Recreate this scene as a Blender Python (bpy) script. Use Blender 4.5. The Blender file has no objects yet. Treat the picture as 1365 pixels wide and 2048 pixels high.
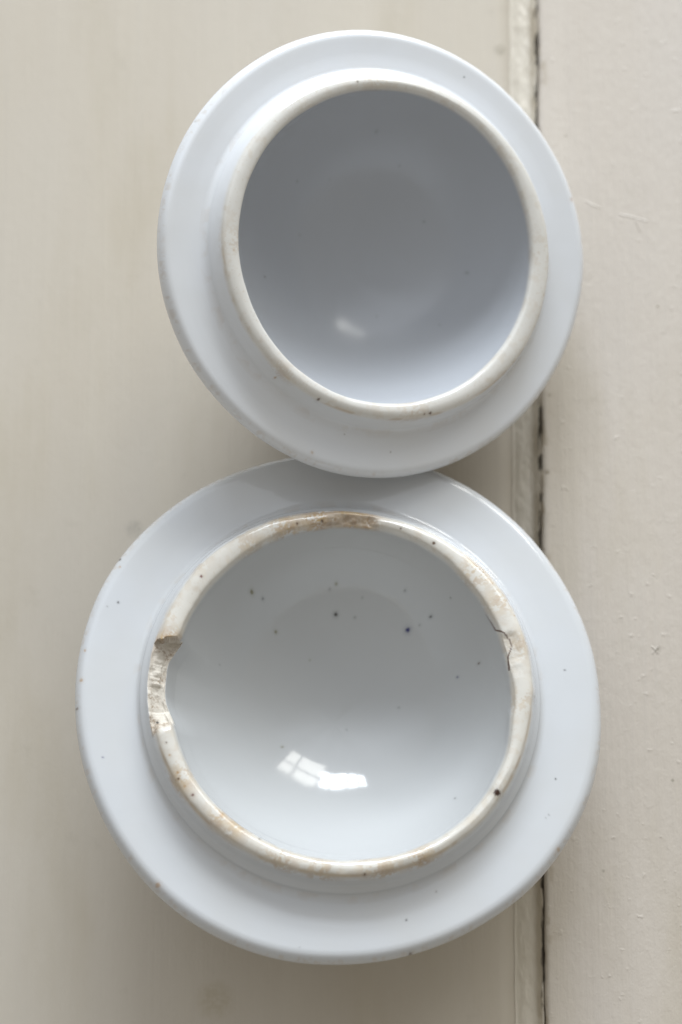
import bpy, math
import numpy as np
from mathutils import Vector, Matrix

scene = bpy.context.scene
RAD = math.radians

# ------------------------------------------------------------------ camera
PITCH = RAD(11.0)
TARGET = Vector((0.0, 0.0, 0.040))
DIST = 0.55
cam_data = bpy.data.cameras.new("camera")
cam = bpy.data.objects.new("camera", cam_data)
scene.collection.objects.link(cam)
axis = Vector((0.0, math.sin(PITCH), -math.cos(PITCH)))
cam.location = TARGET - axis * DIST
cam.rotation_euler = (PITCH, 0.0, 0.0)
cam_data.sensor_fit = 'VERTICAL'
cam_data.sensor_height = 22.3
cam_data.lens = 50.0
cam_data.clip_start = 0.01
cam_data.clip_end = 50.0
cam_data.dof.use_dof = True
cam_data.dof.focus_distance = 0.5385
cam_data.dof.aperture_fstop = 4.2
cam_data.dof.aperture_blades = 7
scene.camera = cam

# ------------------------------------------------------------------ world: dim light of the room
world = bpy.data.worlds.new("World")
scene.world = world
world.use_nodes = True
bg = world.node_tree.nodes["Background"]
bg.inputs["Color"].default_value = (1.0, 0.955, 0.86, 1.0)
bg.inputs["Strength"].default_value = 0.36

# ------------------------------------------------------------------ lamps: the panes of a window beyond the top of the picture
def area(name, pos, target, w, h, radiance, color):
    d = bpy.data.lights.new(name, 'AREA')
    d.shape = 'RECTANGLE'
    d.size = w
    d.size_y = h
    d.energy = radiance * math.pi * w * h
    d.color = color
    o = bpy.data.objects.new(name, d)
    scene.collection.objects.link(o)
    o.location = pos
    q = (Vector(target) - Vector(pos)).to_track_quat('-Z', 'Y')
    o.rotation_euler = q.to_euler()
    return o

def direction(az, el):
    az, el = RAD(az), RAD(el)
    return Vector((math.sin(az) * math.cos(el), math.cos(az) * math.cos(el), math.sin(el)))

LOOK = Vector((0.0, -0.01, 0.04))
WIN_D = 2.7
def window(az, el, cols, rows, pw, ph, gap, radiance, color):
    c = LOOK + direction(az, el) * WIN_D
    nrm = (LOOK - c).normalized()
    rt = Vector((0, 0, 1)).cross(nrm).normalized()
    up = nrm.cross(rt)
    for i in range(cols):
        for j in range(rows):
            u = (i - (cols - 1) / 2) * (pw + gap)
            v = (j - (rows - 1) / 2) * (ph + gap)
            p = c + rt * u + up * v
            area("window_light", p, p + nrm, pw, ph, radiance, color)

window(3, 21, 4, 3, 0.285, 0.28, 0.062, 29.0, (0.86, 0.93, 1.0))
window(29, 25, 2, 2, 0.40, 0.48, 0.075, 8.5, (1.0, 1.0, 0.95))
# added fill lamps standing in for soft room daylight, nested to blur their edges
for k in range(7):
    a = area("fill_light", LOOK + direction(-12, 50) * (5.6 + 0.05 * k), LOOK, 3.8 + 1.7 * k, 1.6 + 0.9 * k, 0.13, (0.80, 0.88, 1.0))
    a.data.shape = 'ELLIPSE'

scene.view_settings.view_transform = 'Standard'
scene.view_settings.look = 'None'
scene.view_settings.gamma = 1.0
scene.view_settings.use_curve_mapping = False
scene.view_settings.exposure = 0.0
scene.cycles.use_denoising = True
scene.cycles.max_bounces = 10

# ------------------------------------------------------------------ helpers
def hash3(ix, iy, iz, seed):
    n = (ix.astype(np.int64) * 374761393 + iy.astype(np.int64) * 668265263
         + iz.astype(np.int64) * 2147483647 + seed * 974711) & 0xFFFFFFFF
    n = ((n ^ (n >> 13)) * 1274126177) & 0xFFFFFFFF
    n = ((n ^ (n >> 16)) * 2246822519) & 0xFFFFFFFF
    return ((n ^ (n >> 15)) & 0xFFFFFF) / float(0xFFFFFF)

def noise(x, y, z, seed=0):
    x, y, z = np.broadcast_arrays(np.asarray(x, float), np.asarray(y, float), np.asarray(z, float))
    ix, iy, iz = np.floor(x), np.floor(y), np.floor(z)
    fx, fy, fz = x - ix, y - iy, z - iz
    fx, fy, fz = (t * t * (3 - 2 * t) for t in (fx, fy, fz))
    r = 0.0
    for a in (0, 1):
        for b in (0, 1):
            for c in (0, 1):
                w = (fx if a else 1 - fx) * (fy if b else 1 - fy) * (fz if c else 1 - fz)
                r = r + w * hash3(ix + a, iy + b, iz + c, seed)
    return r

def fbm(x, y, z, seed=0, octaves=4):
    r, amp, tot = 0.0, 1.0, 0.0
    for k in range(octaves):
        s = 2.0 ** k
        r = r + amp * noise(x * s, y * s, z * s, seed + 17 * k)
        tot += amp
        amp *= 0.5
    return r / tot

def sstep(a, b, x):
    t = np.clip((x - a) / (b - a), 0, 1)
    return t * t * (3 - 2 * t)

def fourier(c, t):
    r = np.full_like(t, c[0])
    for k in range(1, (len(c) - 1) // 2 + 1):
        r = r + c[2 * k - 1] * np.cos(k * t) + c[2 * k] * np.sin(k * t)
    return r

def smooth_path(pts, n):
    """Catmull-Rom through the control points, resampled to n even steps."""
    p = np.array(pts, float)
    p = np.vstack([2 * p[0] - p[1], p, 2 * p[-1] - p[-2]])
    out = []
    for i in range(1, len(p) - 2):
        t = np.linspace(0, 1, 24, endpoint=False)[:, None]
        a, b, c, d = p[i - 1], p[i], p[i + 1], p[i + 2]
        out.append(0.5 * (2 * b + (c - a) * t + (2 * a - 5 * b + 4 * c - d) * t ** 2 + (3 * b - a - 3 * c + d) * t ** 3))
    out.append(p[-2][None])
    q = np.vstack(out)
    s = np.concatenate([[0], np.cumsum(np.linalg.norm(np.diff(q, axis=0), axis=1))])
    u = np.linspace(0, s[-1], n)
    return np.stack([np.interp(u, s, q[:, 0]), np.interp(u, s, q[:, 1])], 1)

def grid_mesh(name, V, closed_u, mat, parent=None, marks=None, speck=None, flip=False):
    """V: (nu, nv, 3) in metres."""
    nu, nv = V.shape[:2]
    iu = np.arange(nu if closed_u else nu - 1)
    iv = np.arange(nv - 1)
    A, B = np.meshgrid(iu, iv, indexing='ij')
    A2 = (A + 1) % nu
    q = np.stack([A * nv + B, A2 * nv + B, A2 * nv + B + 1, A * nv + B + 1], -1).reshape(-1, 4)
    if flip:
        q = q[:, ::-1]
    me = bpy.data.meshes.new(name)
    me.vertices.add(nu * nv)
    me.vertices.foreach_set("co", V.reshape(-1).astype(np.float32))
    me.loops.add(q.size)
    me.loops.foreach_set("vertex_index", q.reshape(-1).astype(np.int32))
    me.polygons.add(len(q))
    me.polygons.foreach_set("loop_start", np.arange(0, q.size, 4, dtype=np.int32))
    me.update(calc_edges=True)
    me.polygons.foreach_set("use_smooth", np.ones(len(q), bool))
    for nm, arr in (("marks", marks), ("speck_color", speck)):
        if arr is not None:
            at = me.attributes.new(nm, 'FLOAT_COLOR', 'POINT')
            at.data.foreach_set("color", arr.reshape(-1).astype(np.float32))
    me.materials.append(mat)
    o = bpy.data.objects.new(name, me)
    scene.collection.objects.link(o)
    if parent is not None:
        o.parent = parent
    return o

class Nodes:
    def __init__(self, name):
        self.mat = bpy.data.materials.new(name)
        self.mat.use_nodes = True
        self.t = self.mat.node_tree
        self.bsdf = self.t.nodes["Principled BSDF"]
    def new(self, kind, **kw):
        n = self.t.nodes.new(kind)
        for k, v in kw.items():
            setattr(n, k, v)
        return n
    def link(self, a, b):
        self.t.links.new(a, b)
    def put(self, sock, v):
        if hasattr(v, "is_linked"):
            self.link(v, sock)
        elif isinstance(v, (tuple, list)) and sock.type == 'RGBA' and len(v) == 3:
            sock.default_value = (*v, 1.0)
        else:
            sock.default_value = v
    def math(self, op, a, b=0.0, clamp=False):
        n = self.new("ShaderNodeMath", operation=op, use_clamp=clamp)
        self.put(n.inputs[0], a)
        self.put(n.inputs[1], b)
        return n.outputs[0]
    def mix(self, f, a, b):
        n = self.new("ShaderNodeMix", data_type='RGBA')
        self.put(n.inputs[0], f)
        self.put(n.inputs[6], a)
        self.put(n.inputs[7], b)
        return n.outputs[2]
    def ramp(self, v, lo, hi, a=0.0, b=1.0):
        n = self.new("ShaderNodeMapRange", interpolation_type='SMOOTHSTEP')
        self.put(n.inputs[0], v)
        for k, x in enumerate((lo, hi, a, b)):
            n.inputs[k + 1].default_value = x
        return n.outputs[0]
    def noise(self, vec, scale, detail=3.0, rough=0.5, dist=0.0):
        n = self.new("ShaderNodeTexNoise")
        self.put(n.inputs["Vector"], vec)
        n.inputs["Scale"].default_value = scale
        n.inputs["Detail"].default_value = detail
        n.inputs["Roughness"].default_value = rough
        n.inputs["Distortion"].default_value = dist
        return n.outputs[0]
    def scaled(self, vec, s):
        n = self.new("ShaderNodeVectorMath", operation='MULTIPLY')
        self.put(n.inputs[0], vec)
        n.inputs[1].default_value = s
        return n.outputs[0]
    def coord(self):
        return self.new("ShaderNodeTexCoord").outputs["Object"]
    def bump(self, h, strength, dist, normal=None):
        n = self.new("ShaderNodeBump")
        n.inputs["Strength"].default_value = strength
        n.inputs["Distance"].default_value = dist
        self.put(n.inputs["Height"], h)
        if normal is not None:
            self.link(normal, n.inputs["Normal"])
        return n.outputs[0]

# ------------------------------------------------------------------ materials
def ceramic(name, base, rim, inside, soft):
    m = Nodes(name)
    co = m.coord()
    at = m.new("ShaderNodeAttribute", attribute_name="marks")
    sp = m.new("ShaderNodeAttribute", attribute_name="speck_color")
    sep = m.new("ShaderNodeSeparateColor")
    m.link(at.outputs["Color"], sep.inputs[0])
    stain, chip, speck = sep.outputs[0], sep.outputs[1], sep.outputs[2]
    tint = m.ramp(m.noise(co, 45.0, 3), 0.3, 0.7)
    glaze = m.mix(tint, base, tuple(c * k for c, k in zip(base, (0.985, 0.975, 0.955))))
    glaze = m.mix(sp.outputs["Alpha"], glaze, inside)  # hollow gets a darker, bluer glaze colour standing in for its shade
    col = m.mix(at.outputs["Alpha"], glaze, rim)
    tan = m.mix(m.ramp(m.noise(co, 500.0, 3), 0.35, 0.65), (0.48, 0.335, 0.16), (0.36, 0.215, 0.09))
    col = m.mix(stain, col, tan)
    grain = m.noise(co, 1500.0, 3, 0.65)
    patch = m.noise(co, 260.0, 3, 0.6)
    bisque = m.mix(m.ramp(grain, 0.44, 0.62), (0.60, 0.55, 0.48), (0.36, 0.29, 0.22))
    bisque = m.mix(m.ramp(patch, 0.46, 0.66), (0.62, 0.575, 0.505), bisque)
    col = m.mix(chip, col, bisque)
    # brown staining in the broken faces
    col = m.mix(m.math('MULTIPLY', chip, stain, True), col, (0.24, 0.155, 0.085))
    col = m.mix(speck, col, sp.outputs["Color"])
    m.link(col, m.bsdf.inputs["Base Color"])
    r = m.math('ADD', 0.055, m.math('MULTIPLY', at.outputs["Alpha"], 0.11))
    r = m.math('ADD', r, m.math('MULTIPLY', sp.outputs["Alpha"], soft))
    r = m.math('ADD', r, m.math('MULTIPLY', chip, 0.7), True)
    r = m.math('ADD', r, m.math('MULTIPLY', m.ramp(m.noise(co, 60.0, 4), 0.4, 0.8), 0.06), True)
    m.link(r, m.bsdf.inputs["Roughness"])
    m.bsdf.inputs["IOR"].default_value = 1.54
    n1 = m.bump(m.noise(co, 60.0, 2), 0.15, 0.0008)
    n2 = m.bump(m.noise(co, 700.0, 3), 0.03, 0.0002, n1)
    hb = m.math('MULTIPLY', grain, chip)
    n3 = m.bump(hb, 0.3, 0.0006, n2)
    m.link(n3, m.bsdf.inputs["Normal"])
    return m.mat

def paint(name, base, kind, smudges=(), scratches=()):
    m = Nodes(name)
    co = m.coord()
    rough_side = kind == 'edge'
    brush = m.noise(m.scaled(co, (1.0, 0.035, 1.0)), 380.0, 4, 0.6)
    wide = m.noise(m.scaled(co, (1.0, 0.13, 1.0)), 60.0, 4, 0.55)
    broad = m.noise(m.scaled(co, (1.0, 0.35, 1.0)), 16.0, 4, 0.55)
    fine = m.noise(co, 1600.0, 3, 0.6)
    pits = m.noise(m.scaled(co, (1.0, 0.55, 1.0)), 520.0, 4, 0.65, 0.4)
    c = m.mix(m.ramp(broad, 0.3, 0.7), base, tuple(a * k for a, k in zip(base, (0.965, 0.95, 0.92))))
    c = m.mix(m.ramp(wide, 0.45, 0.75, 0.0, 0.6), c, tuple(a * k for a, k in zip(base, (1.04, 1.035, 1.01))))
    c = m.mix(m.ramp(brush, 0.55, 0.8, 0.0, 0.35), c, tuple(a * 0.94 for a in base))
    # scattered fly specks and dust
    v = m.new("ShaderNodeTexVoronoi", feature='F1')
    m.link(co, v.inputs["Vector"])
    v.inputs["Scale"].default_value = 85.0
    v.inputs["Randomness"].default_value = 1.0
    sepc = m.new("ShaderNodeSeparateColor")
    m.link(v.outputs["Color"], sepc.inputs[0])
    size = m.math('MULTIPLY', sepc.outputs[0], 0.034)
    dot = m.math('LESS_THAN', v.outputs["Distance"], size)
    dot = m.math('MULTIPLY', dot, m.math('GREATER_THAN', sepc.outputs[1], 0.5))
    c = m.mix(m.math('MULTIPLY', dot, 0.6), c, (0.25, 0.21, 0.14))
    smear = m.ramp(m.noise(co, 110.0, 5, 0.65), 0.60, 0.78, 0.0, 0.28)
    c = m.mix(smear, c, (0.42, 0.38, 0.31))
    grime = m.ramp(m.noise(m.scaled(co, (1.0, 0.25, 1.0)), 30.0, 4, 0.6), 0.52, 0.72, 0.0, 0.30)
    c = m.mix(grime, c, (0.43, 0.37, 0.26))
    def spot(x, y, rad):
        n = m.new("ShaderNodeVectorMath", operation='DISTANCE')
        m.link(m.scaled(co, (1.0, 1.0, 0.0)), n.inputs[0])
        n.inputs[1].default_value = (x, y, 0.0)
        return m.ramp(n.outputs["Value"], rad * 0.3, rad, 1.0, 0.0)
    for (x, y, rad, col, amt) in smudges:
        f = m.math('MULTIPLY', spot(x, y, rad), m.ramp(m.noise(co, 900.0, 3), 0.35, 0.6, amt * 0.4, amt))
        c = m.mix(f, c, col)
    if kind in ('bead', 'edge'):
        at = m.new("ShaderNodeAttribute", attribute_name="marks")
        sep = m.new("ShaderNodeSeparateColor")
        m.link(at.outputs["Color"], sep.inputs[0])
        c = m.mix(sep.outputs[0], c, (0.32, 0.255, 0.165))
        c = m.mix(sep.outputs[1], c, (0.05, 0.038, 0.022))
    m.link(c, m.bsdf.inputs["Base Color"])
    m.link(m.ramp(broad, 0.3, 0.7, 0.40, 0.56), m.bsdf.inputs["Roughness"])
    h = m.math('ADD', m.math('MULTIPLY', brush, 1.5 if rough_side else 0.9), m.math('MULTIPLY', pits, 0.9 if rough_side else 0.4))
    h = m.math('ADD', h, m.math('MULTIPLY', fine, 0.30 if rough_side else 0.12))
    h = m.math('ADD', h, m.math('MULTIPLY', wide, 1.2))
    # ridges of old scratches under the paint
    for (ax, ay, bx_, by, wd) in scratches:
        d = m.new("ShaderNodeVectorMath", operation='SUBTRACT')
        m.link(m.scaled(co, (1.0, 1.0, 0.0)), d.inputs[0])
        d.inputs[1].default_value = (ax, ay, 0.0)
        ux, uy = bx_ - ax, by - ay
        ln = math.hypot(ux, uy)
        dot1 = m.new("ShaderNodeVectorMath", operation='DOT_PRODUCT')
        m.link(d.outputs[0], dot1.inputs[0])
        dot1.inputs[1].default_value = (ux / ln, uy / ln, 0.0)
        dot2 = m.new("ShaderNodeVectorMath", operation='DOT_PRODUCT')
        m.link(d.outputs[0], dot2.inputs[0])
        dot2.inputs[1].default_value = (-uy / ln, ux / ln, 0.0)
        across = m.math('ABSOLUTE', m.math('ADD', dot2.outputs["Value"], m.math('MULTIPLY', m.math('SUBTRACT', pits, 0.5), 0.0008)))
        along = m.math('ABSOLUTE', m.math('SUBTRACT', dot1.outputs["Value"], ln / 2))
        f = m.math('MULTIPLY', m.ramp(across, 0.0, wd, 1.0, 0.0), m.ramp(along, ln * 0.40, ln * 0.52, 1.0, 0.0))
        h = m.math('ADD', h, m.math('MULTIPLY', f, 1.6))
    n1 = m.bump(h, 0.2 if kind == 'bead' else 0.42, 0.0004)
    if rough_side:
        blob = m.ramp(m.noise(co, 480.0, 2), 0.66, 0.78)
        n1 = m.bump(blob, 0.3, 0.0003, n1)
    m.link(n1, m.bsdf.inputs["Normal"])
    return m.mat

SMUDGES_L = [(-0.0524, 0.0020, 0.0030, (0.25, 0.24, 0.21), 0.35), (0.0420, 0.1309, 0.0022, (0.25, 0.22, 0.16), 0.45), (-0.0308, -0.1149, 0.006, (0.40, 0.34, 0.22), 0.4)]
SMUDGES_R = [(0.0788, -0.0295, 0.0012, (0.30, 0.27, 0.22), 0.7), (0.0520, 0.0156, 0.0009, (0.20, 0.15, 0.09), 0.8), (0.0529, 0.0355, 0.0007, (0.24, 0.19, 0.12), 0.7),
             (0.0640, -0.0840, 0.0006, (0.22, 0.2, 0.15), 0.7), (0.0815, -0.0620, 0.0006, (0.22, 0.2, 0.15), 0.7)]
SCRATCHES = [(0.0632, 0.0869, 0.0669, 0.0852, 0.00028), (0.0716, 0.0836, 0.0792, 0.0816, 0.00030), (0.0760, 0.0820, 0.0772, 0.0787, 0.00026),
             (0.0773, -0.0308, 0.0790, -0.0289, 0.00030), (0.0772, -0.0287, 0.0789, -0.0308, 0.00030)]
CREAM = (0.565, 0.517, 0.447)
CREAM_R = (0.595, 0.545, 0.492)
MAT_BOARD = paint("cream_paint", CREAM, 'flat', smudges=SMUDGES_L)
MAT_EDGE = paint("cream_paint_edge", CREAM_R, 'edge', smudges=SMUDGES_R, scratches=SCRATCHES)
MAT_BEAD = paint("cream_paint_bead", (0.72, 0.67, 0.585), 'bead')
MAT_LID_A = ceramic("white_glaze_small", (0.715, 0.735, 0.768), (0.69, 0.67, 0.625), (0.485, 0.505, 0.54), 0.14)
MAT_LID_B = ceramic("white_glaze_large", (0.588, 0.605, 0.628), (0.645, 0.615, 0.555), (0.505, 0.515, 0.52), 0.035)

# ------------------------------------------------------------------ setting: painted boards
ZL = 0.0070                                   # top of the left board
ZR = 0.0130                                   # the right board stands higher than the left one
Y0, Y1 = -0.40, 0.45
def edge_x(y):                                # line of the joint, metres
    wob = (noise(y * 30, 0, 0, 5) - 0.5) * 0.0006 + (noise(y * 220, 0, 0, 6) - 0.5) * 0.0002
    return 0.0505 + 0.0088 * y + wob

base = bpy.data.meshes.new("tabletop")
bx = [(-0.42, Y0 - 0.01, -0.030), (0.40, Y0 - 0.01, -0.030), (0.40, Y1 + 0.01, -0.030), (-0.42, Y1 + 0.01, -0.030),
      (-0.42, Y0 - 0.01, -0.010), (0.40, Y0 - 0.01, -0.010), (0.40, Y1 + 0.01, -0.010), (-0.42, Y1 + 0.01, -0.010)]
base.from_pydata(bx, [], [(3, 2, 1, 0), (4, 5, 6, 7), (0, 1, 5, 4), (1, 2, 6, 5), (2, 3, 7, 6), (3, 0, 4, 7)])
base.materials.append(MAT_BOARD)
tabletop = bpy.data.objects.new("tabletop", base)
scene.collection.objects.link(tabletop)
tabletop["kind"] = "structure"
tabletop["label"] = "cream painted boards the two lids lie on"

ys = np.concatenate([np.linspace(Y0, -0.16, 60, endpoint=False), np.linspace(-0.16, 0.19, 1400, endpoint=False), np.linspace(0.19, Y1, 60)])
ex = edge_x(ys)

# left board: flat sheet with thickness, up to the moulding
xs_l = np.concatenate([np.linspace(-0.40, -0.12, 30), np.linspace(-0.11, 0.0, 60), np.linspace(0.001, 1.0, 1)])
tl = np.concatenate([[0.0, 0.0], np.linspace(0, 1, 90), [1.0]])
V = np.zeros((len(ys), len(tl), 3))
x_end = ex - 0.0060
V[..., 0] = -0.40 + (x_end[:, None] + 0.40) * tl[None]
V[..., 1] = ys[:, None]
V[..., 2] = ZL + (fbm(V[..., 0] * 14, V[..., 1] * 5, 0, 21, 2) - 0.5) * 0.0005
V[:, 0, 2] = -0.009
V[:, -1, 2] = -0.009
grid_mesh("board", V, False, MAT_BOARD, tabletop, flip=True)

# bead moulding between the boards: (offset from the right board's edge, height) in mm
prof = smooth_path([(-7.0, -9), (-6.98, 2), (-6.95, 6.75), (-6.7, 7.02), (-6.2, 7.2), (-5.4, 7.7), (-4.4, 8.2), (-3.3, 8.45), (-2.4, 8.5),
                    (-1.7, 8.9), (-1.25, 9.7), (-0.9, 10.6), (-0.5, 11.2), (-0.25, 11.3), (-0.13, 10.8), (-0.06, 9.6), (0.15, 9.0)], 120) / 1000
V = np.zeros((len(ys), len(prof), 3))
V[..., 0] = ex[:, None] + prof[None, :, 0]
V[..., 1] = ys[:, None]
V[..., 2] = prof[None, :, 1]
s = (prof[:, 0] * 1000)[None]
yy = ys[:, None] * 1000
# old paint bridges the crack in places
fill = sstep(0.42, 0.58, fbm(ys * 70, 0 * ys, 0 * ys, 31, 3))[:, None]
fillw = sstep(-0.4, -0.1, s)
V[..., 2] += fill * fillw * 0.0018
lump = fbm(s * 0.9, yy * 0.35, 0, 33, 4) - 0.5
V[..., 0] += lump * (0.0003 + 0.0006 * sstep(-2.2, -1.0, s)) * sstep(-6.5, -6.0, s) * (1 - sstep(-0.6, -0.2, s))
V[..., 2] += lump * (0.0006 + 0.0009 * sstep(-2.2, -1.0, s)) * sstep(-6.5, -6.0, s)
g1 = sstep(-2.4, -1.0, s) * (1 - sstep(-0.2, 0.4, s)) * sstep(0.40, 0.62, fbm(s * 0.7, yy * 0.13, 0, 41, 4) + 0.10 * sstep(40, -80, yy))
g2 = sstep(-1.0, -0.35, s) * sstep(0.44, 0.56, fbm(s * 0.8, yy * 0.22, 0, 43, 4))
marks = np.zeros((*V.shape[:2], 4))
marks[..., 0] = np.clip(g1 * 0.42, 0, 1)
marks[..., 1] = np.clip(g2, 0, 1)
grid_mesh("bead_strip", V, False, MAT_BEAD, tabletop, marks=marks, flip=True)

# right board with a softened edge
pr = smooth_path([(0.22, -9), (0.15, 2), (0.02, 6), (0.0, 10.0), (0.12, 11.8), (0.55, 12.7), (1.3, 12.98), (2.5, 13.0)], 50) / 1000
far = np.stack([np.linspace(0.0027, 0.34, 110) , np.full(110, ZR)], 1)
pr = np.vstack([pr, far, [[0.34, -0.009]]])
V = np.zeros((len(ys), len(pr), 3))
V[..., 0] = ex[:, None] + pr[None, :, 0]
V[..., 1] = ys[:, None]
V[..., 2] = pr[None, :, 1]
s = (pr[:, 0] * 1000)[None]
V[..., 2] += (fbm(V[..., 0] * 22, V[..., 1] * 7, 0, 51, 3) - 0.5) * 0.0005 * sstep(0.2, 3.0, s)
V[..., 0] += (fbm(0 * V[..., 0], V[..., 1] * 260, V[..., 2] * 300, 53, 3) - 0.5) * 0.0005 * (1 - sstep(0.3, 1.5, s))
marks = np.zeros((*V.shape[:2], 4))
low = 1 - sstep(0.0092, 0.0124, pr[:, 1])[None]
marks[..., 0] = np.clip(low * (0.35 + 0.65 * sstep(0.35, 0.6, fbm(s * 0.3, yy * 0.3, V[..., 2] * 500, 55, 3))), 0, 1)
marks[..., 0] += 0.5 * (1 - sstep(0.5, 3.5, s)) * (1 - low) * sstep(0.56, 0.70, fbm(s * 0.6, yy * 0.25, 0, 57, 4))
grid_mesh("board", V, False, MAT_EDGE, tabletop, marks=marks, flip=True)

# ------------------------------------------------------------------ ceramic lids, lying upside down
def lid(name, label, P0, tilt, Rc, Ic, Cc, h, rj_gap, depth, mat, spots, zones, chips, crack, rim_stain, seed):
    n = Vector((tilt[0], tilt[1], 1.0)).normalized()
    X = (Vector((1, 0, 0)) - n * n.x).normalized()
    Yv = n.cross(X)
    root = bpy.data.objects.new(name, None)
    root.empty_display_size = 0.02
    scene.collection.objects.link(root)
    M = Matrix((X, Yv, n)).transposed().to_4x4()
    M.translation = Vector(P0) / 1000
    root.matrix_world = M
    root["label"] = label
    root["category"] = "lid"
    root["group"] = "upturned ceramic lids"
    R0, I0, C0 = Rc[0], Ic[0], Cc[0]
    rj = C0 + rj_gap
    # length of the knob so that its lowest point just touches the left board
    kr, tl_ = 9.0, n.z
    zk = (P0[2] - 1000 * ZL - 0.2) / tl_ - kr * math.sqrt(1 - tl_ * tl_) / tl_

    def build(part, prof, N, warp, rim=None, chipf=None, parent=root, use_spots=()):
        t = np.linspace(0, 2 * np.pi, N, endpoint=False)
        r = np.repeat(prof[None, :, 0], N, 0)
        z = np.repeat(prof[None, :, 1], N, 0)
        T = np.repeat(t[:, None], len(prof), 1)
        r, z = warp(T, r, z)
        chipm = np.zeros_like(r)
        if chipf is not None:
            r, z, chipm = chipf(T, r, z)
        x, y = r * np.cos(T), r * np.sin(T)
        mk = np.zeros((*r.shape, 4))
        sc = np.zeros((*r.shape, 4))
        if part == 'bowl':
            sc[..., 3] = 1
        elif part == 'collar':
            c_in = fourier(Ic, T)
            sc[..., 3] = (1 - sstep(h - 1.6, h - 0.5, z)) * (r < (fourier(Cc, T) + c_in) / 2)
        if rim is not None:
            mk[..., 3] = rim(T, r, z)
        mk[..., 1] = chipm
        st = np.zeros_like(r)
        if 'zones' in use_spots:
            nz = fbm(x * 0.55, y * 0.55, z * 0.55, seed + 3, 4)
            nf = fbm(x * 2.2, y * 2.2, z * 2.2, seed + 4, 3)
            ci, cc = fourier(Ic, T), fourier(Cc, T)
            edge_ = np.exp(-((r - cc + 0.2) / 0.6) ** 2) + np.exp(-((r - ci - 0.2) / 0.5) ** 2)
            for (zx, zy, zr, sv) in zones:
                d = np.hypot(x - zx, y - zy) / zr
                st = np.maximum(st, sv * np.exp(-d * d) * sstep(0.50, 0.60, nz * 0.6 + nf * 0.4 + 0.13 * sv + 0.10 * edge_) * (0.45 + 0.9 * nf))
            st = np.maximum(st, rim_stain * sstep(0.50, 0.75, nz) * (0.3 + nf) * mk[..., 3])
            st = np.maximum(st, 0.8 * rim_stain * sstep(0.66, 0.74, nf) * mk[..., 3])
            # brown line worn along the outer corner of the crest
            corner = np.exp(-((r - (fourier(Cc, T) - 0.1)) / 0.35) ** 2) * sstep(h - 2.2, h - 0.8, z)
            st = np.maximum(st, corner * sstep(0.42, 0.62, fbm(T * 9, z * 0.3, 0, seed + 5, 3)) * min(1.0, rim_stain * 2.2) * sstep(0.35, -0.3, np.sin(T)))
            st = st * sstep(h - 3.2, h - 1.6, z)
            # grime gathered in the step at the foot of the collar
            foot = np.exp(-((z - 0.45) / 0.45) ** 2) * (r > cc)
            st = np.maximum(st, foot * 0.12 * sstep(0.50, 0.66, fbm(x * 0.35, y * 0.35, 0, seed + 12, 4)))
            for k in range(len(crack) - 1):
                (ax, ay), (bx_, by) = crack[k], crack[k + 1]
                ux, uy = bx_ - ax, by - ay
                L2 = ux * ux + uy * uy
                q = np.clip(((x - ax) * ux + (y - ay) * uy) / L2, 0, 1)
                d = np.hypot(x - ax - q * ux, y - ay - q * uy) + (nf - 0.5) * 0.12
                cm = (1 - sstep(0.08, 0.24, d)) * sstep(h - 3.0, h - 1.5, z)
                mk[..., 2] = np.maximum(mk[..., 2], cm * 0.85)
                sc[..., :3] = np.where((cm > 0.02)[..., None], (0.10, 0.05, 0.035), sc[..., :3])
        if 'edge' in use_spots:
            e = np.exp(-((r - fourier(Rc, T) + 0.5) / 0.7) ** 2) * sstep(-3.0, -1.0, z)
            st = np.maximum(st, 0.22 * e * sstep(0.50, 0.72, fbm(x * 0.9, y * 0.9, 0, seed + 8, 4)))
        mk[..., 0] = np.clip(st, 0, 1)
        for (px, py, pr_, col, where, amount) in spots:
            if where not in use_spots:
                continue
            wob = 1 + 0.5 * (noise(x * 5, y * 5, z * 5, seed + 9) - 0.5)
            d = np.hypot(x - px, y - py) * wob
            w = np.maximum((1 - sstep(pr_ * 0.35, pr_ * 1.05, d)) * amount, 0.16 * (1 - sstep(pr_ * 0.8, pr_ * 2.2, d)) * amount)
            if where == 'bowl':
                w = w * (z < 2)
            mk[..., 2] = np.maximum(mk[..., 2], w)
            sc[..., :3] = np.where((d < pr_ * 2.3)[..., None], col, sc[..., :3])
        Vv = np.stack([x, y, z], -1) / 1000
        return grid_mesh(part, Vv, True, mat, parent, marks=mk, speck=sc)

    def wave(T, k):
        return noise(np.cos(T) * k + 7, np.sin(T) * k + 7, 0, seed) - 0.5

    # ---- flange: brim, rounded lip and underside
    wf = R0 - rj
    q = 0.68 * min(1.0, wf * 0.30 / 3.3)                  # the lip rolls over more tightly on the narrower brim
    flange = smooth_path([(rj, 0.0), (rj + wf * 0.15, -0.05), (rj + wf * 0.30, -0.07), (rj + wf * 0.45, -0.04), (R0 - 4.9 * q, 0.0), (R0 - 3.5 * q, -0.05), (R0 - 2.4 * q, -0.27),
                          (R0 - 1.45 * q, -0.72), (R0 - 0.68 * q, -1.38), (R0 - 0.17 * q, -2.15), (R0, -2.9), (R0 - 0.3, -3.6), (R0 - 1.3, -4.15), (R0 - 4, -4.8),
                          (rj - 1.0 + (R0 - 3 - rj) * 0.4, -6.6), (rj - 1.0, -8.6)], 120)
    def w_flange(T, r, z):
        k = np.clip((r - rj) / (R0 - rj), 0, 1)
        r = r + k * (fourier(Rc, T) - R0) + k * wave(T, 4) * 0.25
        z = z + k * (wave(T, 1.6) * 0.7 + wave(T + 2, 5) * 0.15)
        return r, z
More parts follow.
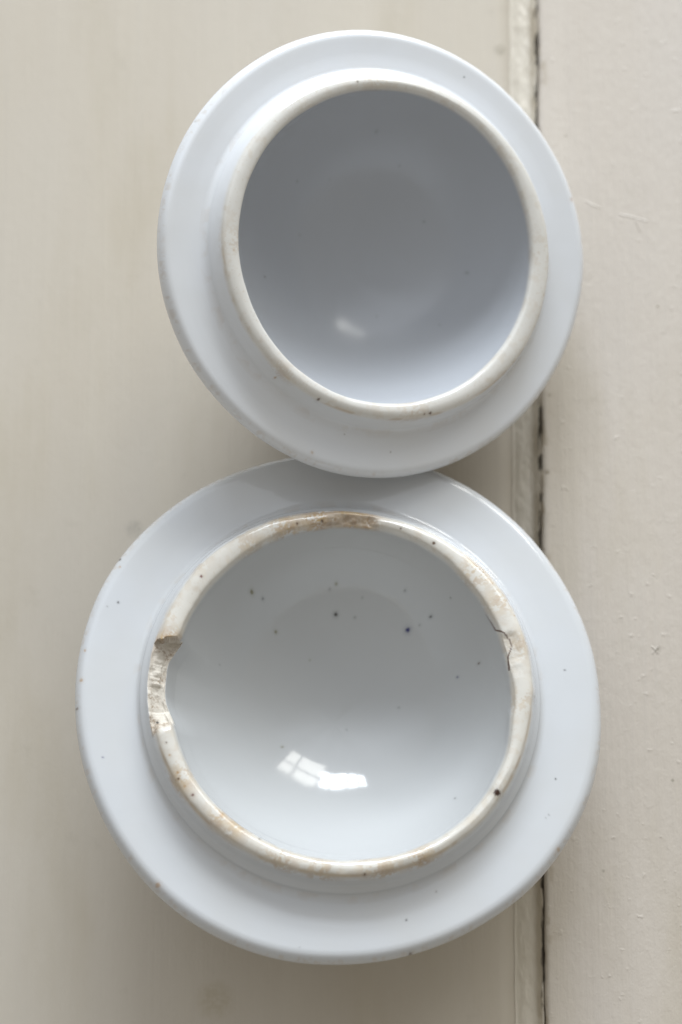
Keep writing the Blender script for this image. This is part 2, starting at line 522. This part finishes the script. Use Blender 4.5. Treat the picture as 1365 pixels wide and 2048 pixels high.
    build("flange", flange[::-1], 1400, w_flange, use_spots=('flange', 'edge'))

    dep = depth + h
    RS = (I0 ** 2 + dep ** 2) / (2 * dep)          # the hollow is part of a sphere
    ZS = RS - depth
    sph = lambda z: math.sqrt(max(RS ** 2 - (ZS - z) ** 2, 0.0))

    # ---- collar: raised ring that fits inside the pot
    col_pts = [(rj, 0.0), (rj - 0.60, 0.05), (rj - 1.25, 0.30), (rj - 1.8, 0.85), (rj - 2.15, 1.7), (C0 + (rj - 2.15 - C0) * 0.6, 3.1), (C0 + (rj - 2.15 - C0) * 0.25, h - 2.0),
               (C0 + 0.03, h - 1.15), (C0 - 0.35, h - 0.52),
               (C0 - 1.0, h - 0.15), ((C0 + I0) / 2, h + 0.03), (I0 + 0.95, h - 0.13), (I0 + 0.36, h - 0.46), (I0 + 0.03, h - 1.1), (sph(h - 2.2), h - 2.2),
               (sph(h * 0.45), h * 0.45), (sph(1.2), 1.2), (sph(-0.5), -0.5), (sph(-2.0), -2.0)]
    collar = smooth_path(col_pts, 100)
    def w_collar(T, r, z):
        f_in = 1 - sstep(I0 + 0.5, C0 - 0.6, r)
        bot = 1 - sstep(-2.0, 3.0, z)
        inner = f_in * (1 - bot * 0.0)
        d_in = fourier(Ic, T) - I0
        d_out = (fourier(Cc, T) - C0) * (1 - sstep(C0 + 0.8, rj - 0.3, r))
        r = r + inner * d_in + (1 - f_in) * d_out
        top = sstep(2, h - 1, z)
        rough = 1.0 if chips else 0.35
        z = z + wave(T, 3) * 0.25 * top + (fbm(np.cos(T) * 5 + 20, np.sin(T) * 5 + 20, 0 * T, seed + 31, 3) - 0.5) * 0.45 * rough * top
        r = r + (fbm(np.cos(T) * 6 + 20, np.sin(T) * 6 + 20, r * 0.3, seed + 33, 3) - 0.5) * 0.7 * rough * top
        return r, z
    def bulge(T):
        P = np.zeros_like(T)
        for ch in chips:
            d = (np.degrees(T) - ch[0] + 180) % 360 - 180
            span = (ch[1] - ch[0] + 180) % 360 - 180
            P = P + ch[6] * sstep(-3.0, 8.0, d) * (1 - sstep(span - 14.0, span, d))
        return P
    def chip_fn(T, r, z):
        inner = 1 - sstep(I0 + 0.3, I0 + 2.2, r)
        r = r + inner * bulge(T)
        mask = np.zeros_like(r)
        npf = r.shape[1]
        for (a0, a1, soft0, soft1, zo, zi, push, lo, hi, strength, slant) in chips:
            d = (np.degrees(T) - a0 + 180) % 360 - 180
            span = (a1 - a0 + 180) % 360 - 180
            # ragged ends, slanting across the rim
            jag = (fbm(r * 0.9, z * 0.9, T * 3, seed + 71, 3) - 0.5) * 1.8 + (r - (C0 + I0) / 2) * slant
            d = d + jag
            w = sstep(0, soft0, d) * (1 - sstep(span - soft1, span, d))
            w = w * (0.75 + 0.5 * fbm(np.degrees(T) * 0.35, 0 * T, 0 * T, seed + 73, 3))
            w = np.clip(w, 0, 1)
            rag = (fbm(np.degrees(T) * 0.22, z * 0.4, r * 0.3, seed + 61, 3) - 0.5)
            # broken profile: outer wall up to zo, slope across to the inner wall at zi
            i0 = int(np.searchsorted(-np.arange(npf), 0))
            s_ = np.linspace(0, 1, npf)[None]
            zc_o, zc_i = h - zo, h - zi
            outer_r = (fourier(Cc, T) + lo)
            inner_r = (fourier(Ic, T) + push)
            u = np.clip((outer_r - r) / np.maximum(outer_r - inner_r, 0.2), 0, 1)
            plane = zc_o + (zc_i - zc_o) * u + rag * hi
            cut = np.minimum(z, plane)
            hit = sstep(0.0, 0.5, z - plane) * (w > 0.02)
            z = z + (cut - z) * w
            mask = np.maximum(mask, hit * strength * sstep(0.0, 0.3, w))
        return r, z, mask
    def rimf(T, r, z):
        c = fourier(Cc, T)
        return sstep(h - 2.4, h - 0.8, z) * (1 - sstep(c - 0.3, c + 0.6, r)) * 0.9
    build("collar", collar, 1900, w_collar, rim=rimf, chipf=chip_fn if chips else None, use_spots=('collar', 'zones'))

    # ---- bowl: hollow inside and domed outside
    tt = np.linspace(0, np.pi / 2, 150)
    r_in = sph(-2.0) * np.cos(tt)
    z_in = ZS - np.sqrt(RS ** 2 - r_in ** 2)
    # very slight flattening where the knob was pressed on
    z_in = z_in + 0.22 * np.exp(-(r_in / 9.0) ** 2)
    inner = np.stack([r_in, z_in], 1)
    inner[-1, 0] = 0.02
    def w_bowl(T, r, z):
        k = np.clip(r / sph(-2.0), 0, 1) ** 3
        return r + k * (fourier(Ic, T) - I0) + np.clip(r / sph(-2.0), 0, 1) ** 8 * bulge(T), z + wave(T, 2) * 0.5 * np.sin(np.clip(r / I0, 0, 1) * np.pi)
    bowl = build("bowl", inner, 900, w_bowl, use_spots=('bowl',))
    t2 = np.linspace(0, np.pi / 2 * 0.86, 60)
    r_o = (rj - 1.0) * np.cos(t2) ** 0.95
    z_o = -8.6 - (depth + 3.0 - 8.6) * np.sin(t2)
    outer = np.stack([r_o, z_o], 1)
    build("dome", outer[::-1], 300, lambda T, r, z: (r, z), use_spots=())
    rn, zn = r_o[-1], z_o[-1]
    knob = smooth_path([(rn, zn), (rn * 0.82, zn - 0.8), (8.4, zn - 1.3), (7.6, (zn - zk) / 2), (9.0, -zk + 2.4), (10.2, -zk + 1.6), (10.1, -zk + 0.8), (kr, -zk + 0.1), (kr * 0.6, -zk), (0.02, -zk)], 60)
    build("knob", knob[::-1], 160, lambda T, r, z: (r, z), use_spots=())
    return root

BLACK, BROWN, RED, TAN, OLIVE, BLUE, GREY = ((0.02, 0.016, 0.012), (0.09, 0.045, 0.02), (0.12, 0.03, 0.02), (0.42, 0.27, 0.14),
                                             (0.16, 0.14, 0.04), (0.03, 0.035, 0.14), (0.28, 0.28, 0.28))
SPOTS_A = [
    (-14.0, 20.0, 0.35, GREY, 'bowl', 0.6), (12.0, 25.0, 0.3, GREY, 'bowl', 0.6), (-22.0, -4.0, 0.3, BROWN, 'bowl', 0.5), (9.0, -12.0, 0.35, GREY, 'bowl', 0.5), (20.0, 12.0, 0.25, BLACK, 'bowl', 0.5),
    (-7.86, 39.32, 0.4, BROWN, 'collar', 0.7),
    (-17.35, -36.75, 0.4, BROWN, 'collar', 0.8),
    (10.61, -39.24, 0.5, BROWN, 'collar', 0.8),
    (9.08, -39.52, 0.35, BROWN, 'collar', 0.6),
    (-27.21, -31.67, 0.3, TAN, 'collar', 0.7),
    (40.47, -9.52, 0.3, TAN, 'collar', 0.6),
    (-38.47, -2.63, 0.35, TAN, 'collar', 0.5),
    (-34.0, 11.95, 0.3, BROWN, 'collar', 0.6),
    (-39.8, 19.87, 0.4, RED, 'flange', 0.95),
    (50.95, 15.81, 0.8, TAN, 'flange', 0.45),
    (22.1, 44.18, 0.3, BLACK, 'flange', 0.7),
    (-8.88, -44.28, 0.25, BROWN, 'flange', 0.6),
    (2.82, -48.31, 0.25, BROWN, 'flange', 0.6),
    (-17.05, -48.9, 0.5, TAN, 'flange', 0.5),
    (-45.56, 28.73, 0.3, GREY, 'flange', 0.3),
    (32.8, 26.87, 0.25, GREY, 'flange', 0.4),
    (-30.22, 32.22, 0.25, GREY, 'flange', 0.3),
    (3.77, 31.97, 0.6, GREY, 'bowl', 0.35),
    (29.12, -1.44, 0.4, GREY, 'bowl', 0.7),
    (-11.3, 7.75, 0.35, GREY, 'bowl', 0.35),
    (22.84, -14.57, 0.3, GREY, 'bowl', 0.4),
    (-4.84, 21.26, 0.3, GREY, 'bowl', 0.3),
]
SPOTS_B = [
    (35.66, -24.21, 1.15, (0.045, 0.02, 0.012), 'collar', 1),
    (21.81, 36.22, 0.55, BROWN, 'collar', 0.95),
    (-33.4, 26.63, 0.45, RED, 'collar', 0.9),
    (-4.86, 41.31, 0.5, BROWN, 'collar', 0.9),
    (-10.83, 40.41, 0.45, BROWN, 'collar', 0.8),
    (-34.26, -25.83, 0.45, RED, 'collar', 0.85),
    (-37.65, -22.04, 0.4, BROWN, 'collar', 0.8),
    (-37.8, -20.64, 0.45, TAN, 'collar', 0.9),
    (13.94, 39.71, 0.3, BROWN, 'collar', 0.8),
    (-42.81, -8.37, 0.5, BLACK, 'collar', 0.95),
    (5.02, -43.46, 0.35, BROWN, 'collar', 0.8),
    (-27.57, -30.36, 0.7, TAN, 'collar', 0.8),
    (-40.6, -13.65, 0.3, BROWN, 'collar', 0.8),
    (-18.86, -35.54, 0.4, BROWN, 'collar', 0.6),
    (-39.72, -16.58, 0.35, TAN, 'collar', 0.8),
    (-36.13, -23.77, 0.5, TAN, 'collar', 0.7),
    (40.83, 18.63, 0.3, TAN, 'collar', 0.6),
    (35.65, 26.6, 0.5, TAN, 'collar', 0.5),
    (-52.96, 33.45, 0.4, BLACK, 'flange', 0.95),
    (-52.89, 31.18, 0.3, TAN, 'flange', 0.8),
    (-52.95, 22.16, 0.35, BLACK, 'flange', 0.9),
    (-55.52, 21.12, 0.25, GREY, 'flange', 0.6),
    (-60.97, 2.94, 0.55, TAN, 'flange', 0.7),
    (-61.76, -3.73, 0.5, BROWN, 'flange', 0.6),
    (53.57, 7.49, 0.28, BLACK, 'flange', 0.8),
    (50.56, -19.06, 0.25, BLACK, 'flange', 0.9),
    (15.06, -52.47, 0.28, BLACK, 'flange', 0.8),
    (16.12, -59.96, 0.6, BROWN, 'flange', 0.7),
    (50.73, -35.62, 0.7, TAN, 'flange', 0.6),
    (-55.3, -15.59, 0.3, BLUE, 'flange', 0.6),
    (48.64, -27.65, 0.25, GREY, 'flange', 0.8),
    (47.91, -28.37, 0.25, GREY, 'flange', 0.6),
    (-41.77, -45.13, 0.8, TAN, 'flange', 0.7),
    (-60.43, 10.27, 0.4, TAN, 'flange', 0.7),
    (-9.27, -58.98, 0.25, GREY, 'flange', 0.5),
    (-39.23, -28.43, 0.35, OLIVE, 'flange', 0.6),
    (22.04, -45.86, 0.3, BROWN, 'flange', 0.5),
    (-34.81, 33.85, 0.4, BROWN, 'flange', 0.7),
    (-0.09, 25.43, 0.6, BLACK, 'bowl', 0.95),
    (17.52, 21.26, 0.75, BLUE, 'bowl', 1),
    (-21.1, 27.46, 0.6, OLIVE, 'bowl', 0.8),
    (-18.33, 26.82, 0.45, BLACK, 'bowl', 0.5),
    (-14.84, 20.65, 0.5, OLIVE, 'bowl', 0.7),
    (-0.35, 31.54, 0.5, OLIVE, 'bowl', 0.6),
    (-1.87, 30.47, 0.4, GREY, 'bowl', 0.7),
    (22.68, 23.21, 0.45, BLACK, 'bowl', 0.7),
    (16.35, 29.36, 0.4, GREY, 'bowl', 0.9),
    (33.6, 10.17, 0.35, BROWN, 'bowl', 0.7),
    (36.75, 6.46, 0.35, RED, 'bowl', 0.6),
    (29.19, 8.59, 0.35, BLUE, 'bowl', 0.6),
    (4.61, 24.81, 0.35, GREY, 'bowl', 0.8),
    (-12.75, -6.71, 0.4, OLIVE, 'bowl', 0.6),
    (27.51, -22.54, 0.35, GREY, 'bowl', 0.9),
    (26.79, 25.75, 0.3, GREY, 'bowl', 0.8),
    (15.79, 3.53, 0.35, GREY, 'bowl', 0.8),
    (3.06, -1.56, 0.35, GREY, 'bowl', 0.6),
    (20.26, 21.91, 0.35, GREY, 'bowl', 0.7),
    (6.2, 28.81, 0.3, GREY, 'bowl', 0.7),
    (-28.46, 10.67, 0.25, GREY, 'bowl', 0.6),
    (-6.18, 15.22, 0.3, OLIVE, 'bowl', 0.4),
]
ZONES_A = [(-2.92, 39.46, 5, 0.25), (-27.21, -31.43, 4, 0.3), (39.85, 1.49, 4, 0.25), (-38.23, -0.27, 4, 0.25), (6.52, -39.24, 5, 0.3)]
ZONES_B = [(1.72, 42.85, 6, 1.0), (5.91, 41.68, 3, 1.0), (-5.46, 41.67, 6, 0.85), (-13.21, 39.97, 5, 0.7), (-22.09, 35.36, 4, 0.4), (32.72, 29.67, 4.5, 0.6), (37.34, 22.28, 4, 0.5), (41.82, 11.26, 4, 0.45), (42.05, -2.12, 4, 0.35), (9.57, -42.26, 4, 0.55), (18.14, -39.87, 4, 0.65), (5.59, -41.4, 3, 0.5), (-24.01, -32.62, 3.5, 0.75), (-28.02, -30.95, 3, 0.65), (-37.07, -22.38, 4, 0.6), (-34.42, 30.08, 3, 0.35), (-14.27, -40.74, 5, 0.5), (-5.2, -42.91, 5, 0.5), (-42.23, -8.36, 3, 0.6), (-41.2, 8.6, 4.5, 1.3), (-39.99, 17.0, 3, 0.35)]
CRACK_B = [(34.14, 19.3), (35.46, 17.15), (36.37, 15.39), (38.24, 14.19), (39.74, 12.26), (39.88, 10.66), (39.05, 8.49), (39.33, 5.4)]
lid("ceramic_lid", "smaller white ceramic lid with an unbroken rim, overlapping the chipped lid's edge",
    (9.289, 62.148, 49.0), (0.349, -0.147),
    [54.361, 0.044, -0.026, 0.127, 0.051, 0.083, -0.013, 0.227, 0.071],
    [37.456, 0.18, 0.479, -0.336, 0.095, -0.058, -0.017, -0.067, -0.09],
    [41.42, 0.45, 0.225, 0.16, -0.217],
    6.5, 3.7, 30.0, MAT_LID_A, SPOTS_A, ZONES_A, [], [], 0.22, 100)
lid("ceramic_lid", "larger white ceramic lid with a chipped, brown-stained inner rim",
    (-0.113, -44.349, 40.0), (0.066, 0.155),
    [62.586, -0.033, -0.036, 0.01, 0.036, 0.028, 0.003, -0.102, -0.375],
    [40.501, 0.183, -0.067, -0.258, -0.164, -0.319, -0.415, -0.099, -0.083],
    [44.464, 0.073, 0.21, 0.321, 0.064, -0.011, 0.189, -0.228, 0.139],
    7.5, 4.7, 25.5, MAT_LID_B, SPOTS_B, ZONES_B,
    # start, end (degrees), softness of both ends, drop outside, drop inside, inner edge pushed out, outer margin, raggedness, strength, slant of the ends
    [(164.2, 195.5, 0.6, 8.0, 2.3, 4.3, 2.0, 1.2, 1.5, 1.0, -0.5),
     (76.5, 97.0, 4.5, 9.0, 0.4, 1.8, 0.0, -0.4, 1.4, 0.6, 0.5),
     (4.0, 21.0, 6.0, 3.0, -0.1, 0.9, 0.0, -1.3, 0.6, 0.3, 0.0)],
    CRACK_B, 0.22, 200)
